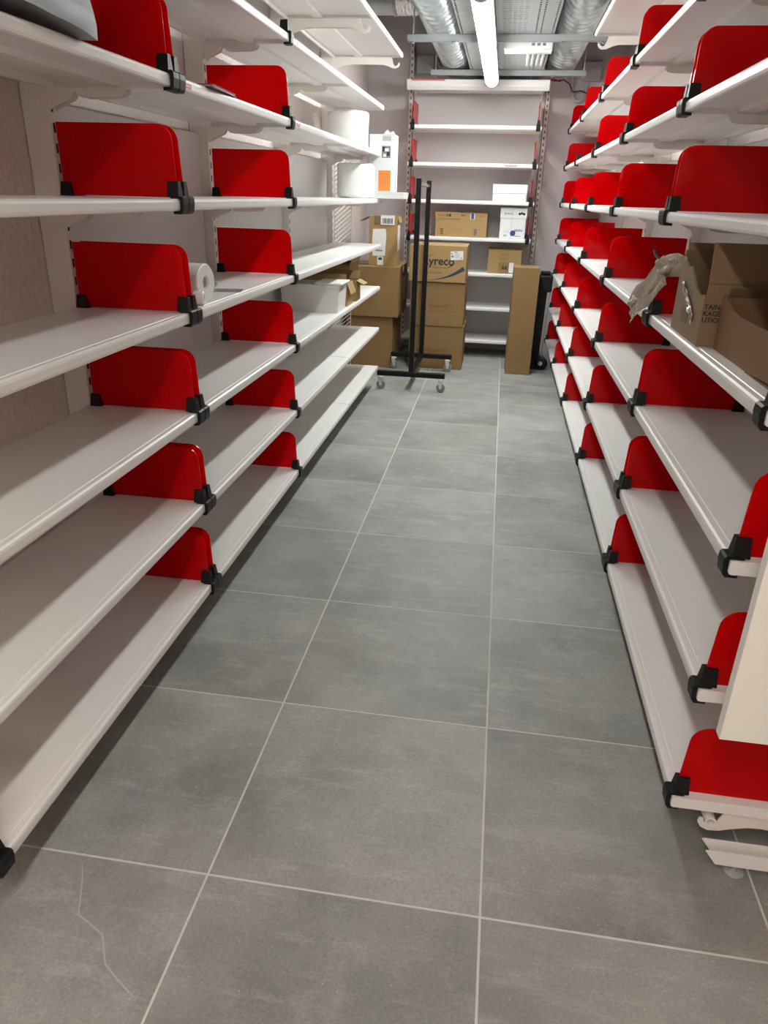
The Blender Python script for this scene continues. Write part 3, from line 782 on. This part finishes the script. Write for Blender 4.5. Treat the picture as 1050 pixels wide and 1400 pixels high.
# ------------------------------------------------------------------ garment rack
t = thing('garment_rack', 'black metal garment rack on casters at the aisle end', 'clothes rack', (-.084, 5.91, 0))
yf, yr = -.37, .37
for y in (yf, yr):
    obj('post', MB().box(-.018, .018, y - .018, y + .018, .145, 1.50, .003).mesh('post', 'black_metal'), t)
    b = obj('base_bar', MB().box(-.262, .262, y - .018, y + .018, .108, .146, .003).mesh('base_bar', 'black_metal'), t)
    for x in (-.235, .232):
        cst = MB(); cst.lathe([(0, .092), (.024, .092), (.026, .098), (.022, .1075), (0, .1075)], (x, y, 0), (0, 0, 1), 16)
        cs = obj('caster', cst.mesh('caster', 'paper_white', True), t)
        obj('fork', MB().prism([(x - .022, .09), (x + .014, .09), (x + .010, .030), (x - .008, .030)], 'y', y - .017, y - .014).prism([(x - .022, .09), (x + .014, .09), (x + .010, .030), (x - .008, .030)], 'y', y + .014, y + .017).mesh('fork', 'chrome'), cs)
        obj('wheel', MB().lathe([(.008, -.011), (.030, -.011), (.0345, -.006), (.0345, .006), (.030, .011), (.008, .011)], (x + .002, y, .035), (0, 1, 0), 20).mesh('wheel', 'rubber_grey', True), cs)
        obj('axle', MB().tube((x + .002, y - .019, .035), (x + .002, y + .019, .035), .007, 8).mesh('axle', 'chrome'), cs)
obj('lower_bar', MB().box(-.018, .018, yf + .018, yr - .018, .112, .142, .003).mesh('lower_bar', 'black_metal'), t)
obj('top_tube', MB().tube((0, yf + .018, 1.462), (0, yr - .018, 1.462), .0125, 14).mesh('top_tube', 'chrome', True), t)

# ------------------------------------------------------------------ black folded trolley behind the tall carton
t = thing('folded_trolley', 'black folded hand trolley with wheel between tall carton and right shelves', 'trolley', (.905, 6.72, 0))
obj('mast', MB().prism([(-.045, .10), (.030, .10), (.045, .70), (-.045, .70)], 'y', -.04, .02).mesh('mast', 'black_plastic'), t)
obj('handle_block', MB().box(-.040, .078, -.075, .025, .655, .795, .014, 2).mesh('handle_block', 'black_plastic'), t)
obj('grip', MB().box(-.030, .055, -.055, .015, .795, .825, .010, 2).mesh('grip', 'black_metal'), t)
obj('side_rail', MB().prism([(.046, .09), (.060, .09), (.076, .66), (.062, .66)], 'y', -.03, .0).mesh('side_rail', 'rail_steel'), t)
obj('base_plate', MB().box(-.06, .075, -.13, .06, .008, .10, .006).mesh('base_plate', 'black_plastic'), t)
wh = obj('wheel', MB().lathe([(.018, -.016), (.050, -.016), (.060, -.009), (.060, .009), (.050, .016), (.018, .016)], (.045, -.15, .0615), (.25, 1, 0), 24).mesh('wheel', 'black_plastic', True), t)
obj('hub', MB().lathe([(0, -.018), (.020, -.018), (.020, .018), (0, .018)], (.045, -.15, .0615), (.25, 1, 0), 14).mesh('hub', 'chrome', True), wh)

# ------------------------------------------------------------------ things on the left shelves
# crumple a mesh: push vertices along normals with noise
def crumple(bm, amp, scale, seed=0):
    bm.normal_update()
    for v in bm.verts:
        nval = mnoise.noise(v.co * scale + Vector((seed, seed * 2.1, 0)))
        v.co += v.normal * nval * amp
def wrapped_roll(label, x, y, z, r, h, seed):
    mb = MB(); prof = [(0, 0), (r * .92, 0), (r * .99, .008)]
    for k in range(9): prof.append((r, .02 + (h - .04) * k / 8))
    prof += [(r * .99, h - .006), (r * .94, h), (r * .35, h + .001), (r * .3, h - .01), (0, h - .01)]
    mb.lathe(prof, (0, 0, 0), (0, 0, 1), 40)
    bmesh.ops.remove_doubles(mb.bm, verts=mb.bm.verts[:], dist=1e-5)
    crumple(mb.bm, .006, 14, seed)
    m = min(v.co.z for v in mb.bm.verts)
    for v in mb.bm.verts: v.co.z = max(v.co.z - m, 0) if v.co.z - m > .004 else 0
    t = thing('paper_roll', label, 'paper roll', (x, y, z), group='large wrapped paper rolls')
    obj('roll', mb.mesh('roll', 'paper_white' if seed > 5 else 'wrap_white', True), t)
    return t
wrapped_roll('large white paper roll in plastic film, on sixth left shelf', -.515, 5.18, ZT[5], .132, .205, 1)
wrapped_roll('large white paper roll beside the orange-labelled box, on fifth left shelf', -.480, 5.28, ZT[4], .125, .205, 8)
# small white tag lying on the upper side
tag(obj('paper_tag', MB().prism([(-.05, 0), (.05, 0), (.045, .022), (-.045, .018)], 'y', -.001, .001).mesh('paper_tag', 'paper_white'), None, (-.47, 5.14, ZT[4] + .218), (R(60), 0, 0)), 'small white paper tag on top of the lower paper roll', 'tag')

# flat white box overhanging the end with a printed white carton on it
c, w, d = carton('white_box', 'flat white box jutting over the end of the fifth left shelf', -.475, -.172, 5.40, 5.66, ZT[4], .042, 'card_white', tape=False, flaps=False, cat='box')
obj('lid', MB().box(-w - .002, w + .002, -d - .002, d + .002, .030, .0435, .001).mesh('lid', 'card_white'), c)
c, w, d = carton('printed_box', 'upright white printed box with orange panel and photo on front', -.425, -.245, 5.46, 5.60, ZT[4] + .0445, .355, 'card_white', tape=False, flaps=False, cat='box')
obj('orange_panel', MB().box(-.022, .062, -d - .0006, -d, .006, .135).mesh('orange_panel', 'label_orange'), c)
mb = MB()
for k in range(8): mb.box(-.012, .028 + .008 * ((k * 5) % 4), -d - .0011, -d - .0006, .018 + k * .013, .0205 + k * .013)
obj('panel_text', mb.mesh('panel_text', 'card_light'), c)
obj('photo_print', MB().box(-.002, .058, -d - .0006, -d, .212, .285).mesh('photo_print', 'ink_grey'), c)
mb = MB(); mb.box(.003, .023, -d - .0012, -d - .0006, .25, .28); mb.box(.033, .053, -d - .0012, -d - .0006, .225, .25)
obj('photo_detail', mb.mesh('photo_detail', 'ink_black'), c)
mb = MB(); mb.box(.018, .045, -d - .0014, -d - .0006, .252, .270); mb.box(.008, .028, -d - .0014, -d - .0006, .218, .236)
obj('photo_detail', mb.mesh('photo_detail', 'paper_white'), c)
mb = MB()
for k in range(12): mb.box(.003 + k * .005, .0055 + k * .005, -d - .0006, -d, .315, .345)
obj('barcode', mb.mesh('barcode', 'ink_grey'), c)
obj('torn_flap', MB().prism([(.0, .35), (.035, .385), (.05, .365), (.075, .375), (w, .35)], 'y', -d, -d + .004).mesh('torn_flap', 'card_white'), c)
mb = MB(); mb.prism([(-.03, .02), (.0, .02), (.01, .13), (.02, .20), (-.01, .16), (-.03, .10)], 'x', w, w + .0006); mb.prism([(.0, .22), (.03, .24), (.03, .33), (.0, .30)], 'x', w, w + .0006)
obj('side_print', mb.mesh('side_print', 'ink_grey'), c)

# narrow frame of diagonal bars at the end of the left run
t = thing('hatched_panel', 'narrow white frame of diagonal bars at far end of left shelving, behind rolls', 'panel', (-.640, 5.626, 0))
obj('frame', MB().box(-.065, -.060, -.004, .004, 0, 1.62).box(.060, .065, -.004, .004, 0, 1.62).box(-.06, .06, -.004, .004, 0, .005).box(-.06, .06, -.004, .004, 1.615, 1.62).mesh('frame', 'upright_white'), t)
mb = MB()
for k in range(-3, 54):
    z0 = k * .03
    a = Vector((-.06, 0, z0)); b = Vector((.06, 0, z0 + .10))
    if a.z < .004: a = a.lerp(b, (0.004 - a.z) / (b.z - a.z)) if b.z > .01 else None
    if a is None or a.z > 1.612: continue
    if b.z > 1.615: b = a.lerp(b, (1.615 - a.z) / (b.z - a.z))
    mb.tube(a, b, .004, 5)
sw = obj('diagonal_bars', mb.mesh('diagonal_bars', 'upright_white'), t); sw['kind'] = 'stuff'

# white plastic storage box with folded lid, on third left shelf
t = thing('storage_box', 'long white plastic storage box with a loose lid, third left shelf', 'storage box', (-.535, 4.30, ZT[2]))
mb = MB()
b0 = [(-.155, -.113), (.166, -.113), (.166, .092), (-.155, .092)]; b1 = [(-.165, -.120), (.175, -.120), (.175, .100), (-.165, .100)]
def shell(mb, a, b, h, th):
    def ring(pts, z, ins): 
        cx = sum(p[0] for p in pts) / 4; cy = sum(p[1] for p in pts) / 4
        return [mb.bm.verts.new((p[0] - math.copysign(ins, p[0] - cx), p[1] - math.copysign(ins, p[1] - cy), z)) for p in pts]
    o0 = ring(a, 0, 0); o1 = ring(b, h, 0); i1 = ring(b, h, th); i0 = ring(a, th, th)
    mb.bm.faces.new(o0[::-1]); mb.bm.faces.new(i0)
    for r0, r1 in ((o0, o1), (o1, i1), (i1, i0)):
        for k in range(4): mb.bm.faces.new((r0[k], r0[(k + 1) % 4], r1[(k + 1) % 4], r1[k]))
shell(mb, b0, b1, .152, .003)
obj('tub', mb.mesh('tub', 'plastic_white'), t)
mb = MB(); mb.box(-.172, .182, -.127, -.1195, .138, .153, .002); mb.box(-.172, .182, .0995, .107, .138, .153, .002); mb.box(.1745, .182, -.1195, .0995, .138, .153, .002); mb.box(-.172, -.1645, -.1195, .0995, .138, .153, .002)
obj('rim', mb.mesh('rim', 'plastic_white'), t)
obj('lid', MB().box(.035, .195, -.130, .105, .1535, .164, .003).mesh('lid', 'plastic_white'), t)

# three small open cartons beside it
def open_box(name, label, x, y, z, w, d, h, mat, flaps, rz=0, group=None, th=.004):
    t = thing(name, label, 'carton', (x, y, z), (0, 0, rz), group)
    mb = MB(); mb.box(-w, w, -d, -d + th, 0.0005, h); mb.box(-w, w, d - th, d, 0.0005, h); mb.box(-w, -w + th, -d + th, d - th, 0.0005, h); mb.box(w - th, w, -d + th, d - th, 0.0005, h); mb.box(-w + th, w - th, -d + th, d - th, 0.0005, th)
    obj('body', mb.mesh('body', mat), t)
    for (side, ln, ang) in flaps:
        if side[0] == 'x': flap(t, (w - .002 if side[1] == '+' else -w + .002, 0, h + .001), (ln, d * 2 - .01), R(ang), side, mat)
        else: flap(t, (0, d - .002 if side[1] == '+' else -d + .002, h + .001), (ln, w * 2 - .01), R(ang), side, mat)
    return t
open_box('small_carton', 'long low brown carton right behind the white storage box', -.535, 4.545, ZT[2], .165, .085, .135, 'card_light', [('y-', .05, -95), ('x+', .07, 70)], group='small cartons behind the storage box')
open_box('small_carton', 'long low brown carton with drooping end flap, farther from storage box', -.525, 4.775, ZT[2], .165, .070, .125, 'card_light', [('x+', .055, 25), ('y+', .05, -80)], group='small cartons behind the storage box')
# thin carton lying at far end of the fourth shelf
open_box('small_carton', 'low brown carton at far end of third left shelf under the shelf above', -.585, 5.22, ZT[2], .11, .16, .19, 'card', [('x+', .06, -60)], group='small cartons behind the storage box')

# white tape rolls, bag and slip on the fourth left shelf
def tape_roll(name, label, x, y, z, ro, ri, wdt, rz, mat):
    t = thing(name, label, 'roll', (x, y, z), (0, 0, rz))
    obj('roll', MB().lathe([(ri, -wdt / 2), (ro - .003, -wdt / 2), (ro, -wdt / 2 + .003), (ro, wdt / 2 - .003), (ro - .003, wdt / 2), (ri, wdt / 2)], (0, 0, ro + .0005), (1, 0, 0), 36).mesh('roll', mat, True), t)
    obj('core', MB().lathe([(ri - .0025, -wdt / 2 + .002), (ri, -wdt / 2 + .002), (ri, wdt / 2 - .002), (ri - .0025, wdt / 2 - .002)], (0, 0, ro + .0005), (1, 0, 0), 28).mesh('core', 'paper_white', True), t)
    return t
t = tape_roll('label_roll', 'white roll of labels with clear film, on fourth left shelf', -.43, 2.335, ZT[3], .0575, .022, .075, R(-6), 'plastic_white')
obj('film_end', MB().lathe([(0, -.004), (.021, -.004), (.021, .002), (0, .002)], (.026, 0, .058), (1, 0, 0), 20).mesh('film_end', 'clear_film', True), t)
tape_roll('label_roll', 'tiny white roll leaning by the black clip, fourth left shelf', -.385, 2.245, ZT[3], .021, .008, .034, R(10), 'plastic_white')
mb = MB(); bmesh.ops.create_icosphere(mb.bm, subdivisions=3, radius=.032)
crumple(mb.bm, .022, 34, 4)
for v in mb.bm.verts: v.co.z *= .8; v.co.x *= 1.1
zmin = min(v.co.z for v in mb.bm.verts)
for v in mb.bm.verts: v.co.z -= zmin
tag(obj('plastic_bag', mb.mesh('plastic_bag', 'film_grey', False), None, (-.455, 2.50, ZT[3] + .0005)), 'small crumpled clear plastic bag behind the white roll', 'bag')
t = thing('paper_slip', 'small printed paper slip lying flat on fourth left shelf', 'paper', (-.43, 2.62, ZT[3] + .0006), (0, 0, R(12)))
obj('sheet', MB().box(-.05, .05, -.045, .045, 0, .0006).mesh('sheet', 'film_grey'), t)
mb = MB()
for k in range(5): mb.box(-.035, .03 - .006 * (k % 3), -.035 + k * .015, -.030 + k * .015, .0006, .001)
obj('printed_lines', mb.mesh('printed_lines', 'ink_grey'), t)
# dark red folder on the sixth shelf
t = thing('folder', 'flat dark red folder at the front of sixth left shelf', 'folder', (-.425, 2.45, ZT[5] + .0006), (0, 0, R(4)))
obj('cover', MB().box(-.085, .085, -.12, .12, 0, .0018, .0005).mesh('cover', 'maroon'), t)
obj('pages', MB().box(-.08, .082, -.115, .115, .0018, .006).mesh('pages', 'paper_white'), t)
obj('cover', MB().box(-.085, .085, -.12, .12, .006, .0078, .0005).mesh('cover', 'maroon'), t)
# grey film bag on the sixth shelf, top left
mb = MB(); mb.box(-.15, .15, -.19, .19, 0, .21)
bmesh.ops.subdivide_edges(mb.bm, edges=mb.bm.edges[:], cuts=7, use_grid_fill=True)
crumple(mb.bm, .018, 9, 3)
for v in mb.bm.verts:
    v.co.z = max(v.co.z, 0.0)
    if v.co.z < .06 and v.co.x > .06: v.co.z += .016 * math.sin((v.co.y + .19) / .38 * math.pi)
tag(obj('film_bag', mb.mesh('film_bag', 'film_dull', True), None, (-.475, 1.475, ZT[5] + .001)), 'grey wrinkled plastic bag on sixth left shelf, top left corner', 'bag')

# ------------------------------------------------------------------ open cartons on the fourth right shelf
z = ZT[3]
t = thing('open_carton', 'battered brown carton with black lettering and torn taped flap, right shelf', 'carton', (1.166, 2.135, z))
w, d, h, th = .140, .150, .150, .005
mb = MB(); mb.box(-w + th, w, -d, -d + th, 0.0005, h); mb.box(-w + th, w, d - th, d, 0.0005, h + .06); mb.box(w - th, w, -d + th, d - th, 0.0005, h + .05); mb.box(-w + th, w - th, -d + th, d - th, 0.0005, th)
# torn aisle side: jagged top
mb.prism([(-d, .0005), (d, .0005), (d, .17), (.10, .185), (.06, .17), (.03, .178), (-.02, .15), (-.06, .128), (-.10, .118), (-d, .125)], 'x', -w, -w + th)
obj('body', mb.mesh('body', 'card_dull'), t)
flap(t, (0, -d + .004, h), (.095, .27), R(-100), 'y-', 'card_dull')
flap(t, (w - .004, 0, h + .05), (.10, .28), R(-62), 'x+', 'card_dull')
flap(t, (0, d - .004, h + .06), (.02, .26), R(-80), 'y+', 'card_dull')
lettering(t, 'TAINAB\nKAGE\nUTIONS', .0165, 'ink_black', (-w + .003, -d - .0008, .080), (math.pi / 2, 0, 0), align='LEFT', bold=.0003)
lettering(t, 'L & BOX', .028, 'ink_grey', (-w - .0008, .02, .115), (math.pi / 2, 0, -math.pi / 2), bold=.0006)
mb = MB(); mb.box(-w - .0008, -w, -.02, .05, .035, .075); 
obj('faded_print', mb.mesh('faded_print', 'card_inside'), t)
mb = MB()
def strip(mb, pts, wd, th=.0012, seed=0):
    """crinkled ribbon along pts with width wd along z/perp"""
    rows = []
    for i, p in enumerate(pts):
        p = Vector(p); a = Vector(pts[max(i - 1, 0)]); b = Vector(pts[min(i + 1, len(pts) - 1)]); dd = (b - a).normalized()
        nn = dd.cross(Vector((1, 0, .15))).normalized()
        row = []
        for k in range(6):
            f = k / 5 - .5
            bump = mnoise.noise(Vector((i * .9 + seed, k * 1.3, seed))) * .010
            row.append(mb.bm.verts.new(p + nn * wd * f + Vector((bump, 0, 0))))
        rows.append(row)
    for a, b in zip(rows[:-1], rows[1:]):
        for k in range(5): mb.bm.faces.new((a[k], a[k + 1], b[k + 1], b[k]))
    bmesh.ops.solidify(mb.bm, geom=mb.bm.faces[:], thickness=th)
strip(mb, [(-w - .003, -.08 + .02 * k, .055 + .009 * k) for k in range(9)], .035, seed=5)
obj('tape', mb.mesh('tape', 'tape_crinkle'), t)
# torn flap with twisted tape reaching out past the shelf edge
ox, oy, oz = 1.166, 2.135, z
def loc(p): return (p[0] - ox, p[1] - oy, p[2] - oz)
A = [(1.035, 2.25, 1.222), (1.030, 2.34, 1.226), (1.022, 2.42, 1.218), (1.012, 2.47, 1.205)]
mb = MB(); strip(mb, [loc(p) for p in A], .065, .006, 2)
obj('torn_flap', mb.mesh('torn_flap', 'tape_crinkle', True), t)
Bp = [Vector((1.016, 2.46, 1.214)).lerp(Vector((.968, 2.66, 1.068)), k / 8) + Vector((0, 0, .006 * math.sin(k * 1.3))) for k in range(9)]
mb = MB(); strip(mb, [loc(p) for p in Bp], .066, .005, 9)
obj('torn_flap', mb.mesh('torn_flap', 'card_beige', True), t)
Cp = [p + Vector((-.004, -.064, -.026)) for p in Bp]
mb = MB(); strip(mb, [loc(p) for p in Cp], .046, .004, 13)
obj('torn_flap', mb.mesh('torn_flap', 'tape_crinkle', True), t)
mb = MB(); bmesh.ops.create_icosphere(mb.bm, subdivisions=3, radius=.020, matrix=Matrix.Translation(loc((.976, 2.625, 1.083))))
crumple(mb.bm, .014, 60, 2)
obj('tape_knot', mb.mesh('tape_knot', 'tape_crinkle', True), t)
mb = MB(); bmesh.ops.create_icosphere(mb.bm, subdivisions=3, radius=.024, matrix=Matrix.Translation(loc((1.012, 2.435, 1.207))))
crumple(mb.bm, .02, 45, 6)
obj('tape_knot', mb.mesh('tape_knot', 'tape_crinkle', True), t)
obj('tape_tail', MB().path([loc(p) for p in ((1.008, 2.47, 1.222), (1.000, 2.50, 1.234), (.996, 2.52, 1.242), (.994, 2.535, 1.253))], .005, 6).mesh('tape_tail', 'ink_black', True), t)

t = thing('open_carton', 'open tan carton with sloping torn front, nearest on fourth right shelf', 'carton', (1.212, 1.725, z))
w, d = .148, .238
mb = MB()
mb.prism([(-d, .012), (-.05, .0005), (d, .0005), (d + .0, .130), (d - .035, .118), (d - .08, .104), (d - .14, .098), (-.02, .096), (-d, .100)], 'x', -w, -w + th)
mb.prism([(-d, .0005), (d, .0005), (d, .125), (-d, .125)], 'x', w - th, w)
mb.box(-w + th, w - th, -d, -d + th, .0005, .11); mb.box(-w + th, w - th, d - th, d, .0005, .125); mb.box(-w + th, w - th, -d + th, d - th, .0005, th)
obj('body', mb.mesh('body', 'card_tan'), t)
flap(t, (w - .004, 0, .125), (.09, .44), R(-40), 'x+', 'card_tan')
flap(t, (0, d - .004, .125), (.03, .28), R(-50), 'y-', 'card_inside')
obj('paper_filling', MB().box(-.12, .13, -.20, .15, .006, .06, .02, 2).mesh('paper_filling', 'card_inside'), t)
obj('bottom_flap', MB().box(-w - .004, -w + .05, -d, -.03, -.0, .0005).mesh('bottom_flap', 'card_dull'), t)
